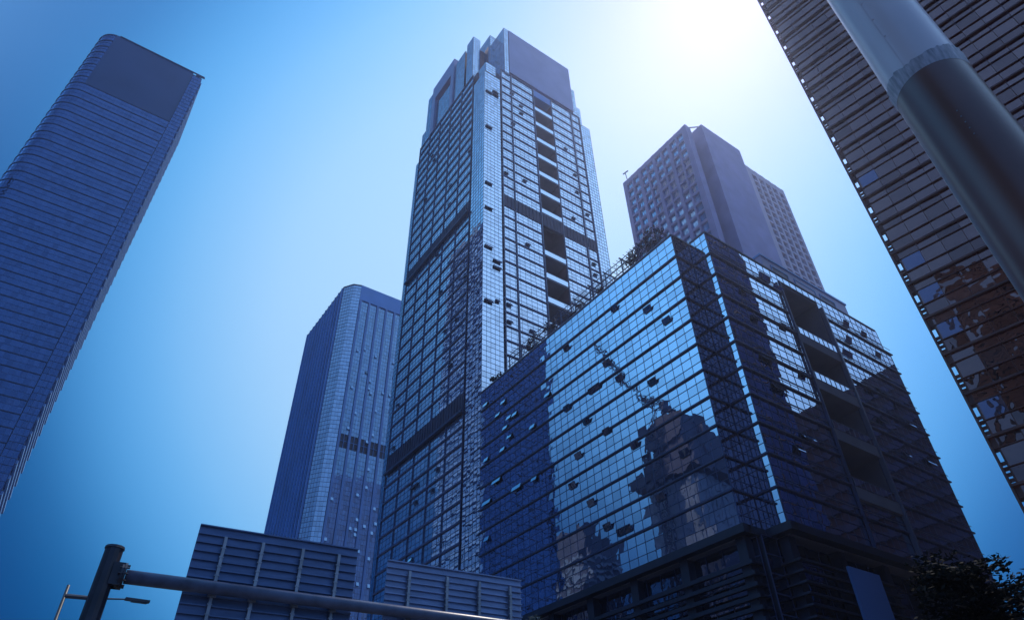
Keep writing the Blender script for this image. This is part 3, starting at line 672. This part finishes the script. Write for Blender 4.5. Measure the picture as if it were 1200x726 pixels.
# ----------------------------------------------------------------- buildings that the photo shows only as reflections in the glass block
def mirrored(theta, t, mx, my): return V(mx + t * math.sin(R(theta)), my + t * math.cos(R(theta)))
cpos = mirrored(-51.2, 300, 122, 0)
cs = thing('unfinished_tower', 'unfinished concrete tower mirrored in the left wall of the glass block', 'tower', (*cpos, 0))
mb = MB(); x, y = cpos
mb.box(x - 13, x + 13, y - 13, y + 13, 0, 150); mb.box(x - 16, x + 4, y - 15, y + 10, 138, 158); mb.box(x - 2, x + 15, y - 12, y + 12, 150, 163); mb.box(x - 17.5, x + 17.5, y - 17.5, y + 17.5, 132, 139); mb.build('core', BAND, cs)
mb = MB()
for k in range(32): mb.box(x - 14.5, x + 14.5, y - 14.5, y + 14.5, 4 * k, 4 * k + .9)
for a in frange(-14.2, 14.2, 4): mb.box(x + a - .4, x + a + .4, y - 14.9, y + 14.9, 0, 130); mb.box(x - 14.9, x + 14.9, y + a - .4, y + a + .4, 0, 130)
mb.build('slab_frame', GREYMET, cs)
kp = mirrored(-48.6, 288, 122, 0); cr = thing('tower_crane', 'luffing crane beside the unfinished tower, mirrored in the glass block', 'crane', (*kp, 0))
def lattice(mb, p, q, w, n):
    p, q = Vector(p), Vector(q); d = (q - p).normalized(); up = Vector((0, 0, 1)) if abs(d.z) < .9 else Vector((1, 0, 0)); a = d.cross(up).normalized() * w / 2; b = a.cross(d).normalized() * w / 2
    C4 = (a + b, a - b, -a - b, -a + b)
    for c in C4: mb.bar(p + c, q + c, .35)
    for k in range(n):
        u0, u1 = p.lerp(q, k / n), p.lerp(q, (k + 1) / n)
        for i in range(4): mb.bar(u0 + C4[i], u1 + C4[(i + 1) % 4], .2)
mb = MB(); lattice(mb, (*kp, 0), (*kp, 172), 2.4, 50); mb.build('mast', BAND, cr)
jd = mirrored(-44.4, 280, 122, 0); mb = MB(); lattice(mb, (*kp, 171), (*jd, 203), 1.8, 16); mb.build('jib', BAND, cr)
mb = MB(); kb_ = kp * 1.0 + (kp - jd).normalized() * 9; lattice(mb, (*kp, 171), (*kb_, 172), 2, 3); mb.box(kb_.x - 2, kb_.x + 2, kb_.y - 2, kb_.y + 2, 168, 172); mb.build('counter_jib', BAND, cr)
sp = mirrored(-41.4, 350, 122, 0); sb = thing('office_building', 'half pale half dark building mirrored low in the left wall of the glass block', 'building', (*sp, 0))
x, y = sp; mb = MB(); mb.box(x - 12.5, x + 4, y - 12, y + 12, 0, 128); mb.box(x + 4, x + 12, y - 13, y + 12, 0, 134); mb.build('core', BAND, sb)
mb = MB()
for k in range(30): mb.box(x - 12.8, x + 12.4, y - 13.3, y + 12.3, 4 * k, 4 * k + 1.8)
mb.build('floor_bands', GREYMET, sb)
rb = thing('office_building', 'low dark building mirrored in the right wall of the glass block', 'building', (150, 5, 0))
mb = MB(); mb.box(136, 170, -30, 37, 0, 82); mb.box(138, 160, 22, 34, 82, 83.4); mb.box(139, 160, -5, 10, 82, 84); mb.build('core', BAND, rb)
mb = MB()
for k in range(20): mb.box(135.5, 170.3, -30.4, 37.3, 4 * k + 1, 4 * k + 2.6)
mb.build('floor_bands', CROWN_NAVY, rb)

bp_ = azp(228, 85); bb = thing('office_building', 'dark banded building mirrored in the lower panes of the bronze tower', 'building', (bp_.x, bp_.y, 0))
mb = MB(); x, y = bp_.x, bp_.y; mb.box(x - 22, x + 22, y - 20, y + 20, 0, 118); mb.box(x - 12, x + 8, y - 20.5, y + 10, 118, 126); mb.build('core', INKY, bb)
mb = MB()
for k in range(29): mb.box(x - 22.4, x + 22.4, y - 20.4, y + 20.4, 4 * k + 1, 4 * k + 2.2)
mb.build('floor_bands', INKY, bb)
# ----------------------------------------------------------------- hazy air
HAZE = .0003
hm, hn, ho = new_mat('haze'); vp = hn.nodes.new('ShaderNodeVolumePrincipled')
vp.inputs['Color'].default_value = (.50, .60, .95, 1); vp.inputs['Density'].default_value = HAZE; vp.inputs['Anisotropy'].default_value = .74
hn.links.new(vp.outputs[0], ho.inputs['Volume'])
hb = MB(); hb.box(-190, 310, -130, 430, -1.0, 292); hz = hb.build('haze', hm); hz['kind'] = 'stuff'
# ----------------------------------------------------------------- sky, sun, camera
SUN = cam_to_world(Vector((850 - CX, -(-20 - CY), -FPX))).normalized()
el = math.asin(SUN.z); rot = math.atan2(SUN.x, SUN.y)
w = bpy.data.worlds.new('World'); S.world = w; w.use_nodes = True; nt = w.node_tree; N = nt.nodes; Lk = nt.links; N.clear()
out = N.new('ShaderNodeOutputWorld'); bg = N.new('ShaderNodeBackground'); sky = N.new('ShaderNodeTexSky'); sky.sky_type = 'NISHITA'
sky.sun_disc = False; sky.sun_elevation = el; sky.sun_rotation = rot; sky.air_density = 1.0; sky.dust_density = .6; sky.ozone_density = 3.0
tc = N.new('ShaderNodeTexCoord')
def vmath(op, a, b=None):
    n = N.new('ShaderNodeVectorMath'); n.operation = op
    for i, s in ((0, a), (1, b)):
        if s is None: continue
        if isinstance(s, (tuple, Vector)): n.inputs[i].default_value = tuple(s)
        else: Lk.new(s, n.inputs[i])
    return n
def fmath(op, a, b=None, clamp=False):
    n = N.new('ShaderNodeMath'); n.operation = op; n.use_clamp = clamp
    for i, s in ((0, a), (1, b)):
        if s is None: continue
        if isinstance(s, (int, float)): n.inputs[i].default_value = s
        else: Lk.new(s, n.inputs[i])
    return n.outputs[0]
SKY_TINT = (.0, .17, .52)
sep = N.new('ShaderNodeSeparateXYZ'); Lk.new(tc.outputs['Generated'], sep.inputs[0])
mr = N.new('ShaderNodeMapRange'); mr.interpolation_type = 'SMOOTHSTEP'; Lk.new(sep.outputs['Z'], mr.inputs['Value'])
for i_, v_ in zip((1, 2, 3, 4), (.05, .75, .55, 1.0)): mr.inputs[i_].default_value = v_
col = vmath('MULTIPLY', sky.outputs['Color'], SKY_TINT).outputs[0]
sc_ = vmath('SCALE', col); Lk.new(mr.outputs[0], sc_.inputs['Scale']); col = sc_.outputs[0]
def lobe(direction, power, colour):                     # adds a bright glow around a direction of the sky
    global col
    d = vmath('DOT_PRODUCT', tc.outputs['Generated'], tuple(direction)).outputs['Value']
    k = fmath('POWER', fmath('MAXIMUM', d, 0.0), power)
    m = vmath('SCALE', tuple(colour)); Lk.new(k, m.inputs['Scale'])
    col = vmath('ADD', col, m.outputs[0]).outputs[0]
def dirp(px, py): return cam_to_world(Vector((px - CX, -(py - CY), -FPX))).normalized()
def dirae(az, e):
    v = azp(az, math.cos(R(e))); v.z = math.sin(R(e)); return v
lobe(SUN, 30, (4.9, .7, .0))
lobe(SUN, 160, (2, 1.5, 1))
# pale part of the sky, lens vignetting painted in as fade from its centre
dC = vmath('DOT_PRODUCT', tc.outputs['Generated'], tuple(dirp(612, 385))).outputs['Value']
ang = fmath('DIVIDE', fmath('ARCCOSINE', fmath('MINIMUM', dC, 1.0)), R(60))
PALE_SKY = ((0, (.47, .72, .86)), (10, (.47, .72, .86)), (20, (.42, .69, .86)), (27, (.19, .50, .77)), (32, (.08, .34, .62)), (37, (.0, .08, .18)), (43, (0, .0, .0)), (60, (0, 0, 0)))
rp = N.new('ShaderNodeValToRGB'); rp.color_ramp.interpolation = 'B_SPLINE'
while len(rp.color_ramp.elements) < len(PALE_SKY): rp.color_ramp.elements.new(.5)
for e_, (dg, c_) in zip(rp.color_ramp.elements, PALE_SKY): e_.position = dg / 60; e_.color = (*c_, 1)
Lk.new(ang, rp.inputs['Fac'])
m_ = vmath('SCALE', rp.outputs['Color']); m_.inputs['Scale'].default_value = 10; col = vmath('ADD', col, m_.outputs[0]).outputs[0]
lobe(dirae(92, 42), 8, (4.6, 7.2, 10.5))  # glow added out of view, brightens what the right faces mirror
lobe(dirae(-80, 45), 24, (1.5, 4.4, 8.2))  # glow added out of view for reflections on the left faces
lobe(dirae(-95, 33), 36, (1.7, 4.6, 8.0))  # second added glow, lower down, for the block's left wall
lobe(dirae(0, 90), 30, (4, 6.5, 8.5))  # overhead glow added so tilted panes mirror something bright
lobe(dirae(180, 50), 2, (1.1, 2.5, 5.2))  # broad fill glow added behind the camera for the shaded faces
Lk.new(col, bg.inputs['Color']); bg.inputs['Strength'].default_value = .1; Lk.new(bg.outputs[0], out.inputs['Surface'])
sl = bpy.data.lights.new('sun', 'SUN'); sl.energy = 2.6; sl.angle = R(.5); sl.color = (1, .90, .79)
so = bpy.data.objects.new('sun', sl); COL.objects.link(so); so.rotation_euler = SUN.to_track_quat('Z', 'Y').to_euler()
cam = bpy.data.cameras.new('camera'); cam.sensor_width = 36; cam.lens = FPX / 1200 * 36; cam.clip_end = 6000; cam.clip_start = .1
co = bpy.data.objects.new('camera', cam); COL.objects.link(co); S.camera = co
cx, cy, cz = (cam_to_world(Vector(a)) for a in ((1, 0, 0), (0, 1, 0), (0, 0, 1)))
M = Matrix(((cx.x, cy.x, cz.x, EYE.x), (cx.y, cy.y, cz.y, EYE.y), (cx.z, cy.z, cz.z, EYE.z), (0, 0, 0, 1))); co.matrix_world = M
vs = S.view_settings; S.display_settings.display_device = 'sRGB'; vs.view_transform = 'Standard'; vs.look = 'None'; vs.exposure = 0; vs.gamma = 1; vs.use_curve_mapping = False
S.render.engine = 'CYCLES'; S.cycles.use_denoising = True; S.cycles.max_bounces = 8; S.cycles.sample_clamp_indirect = 6
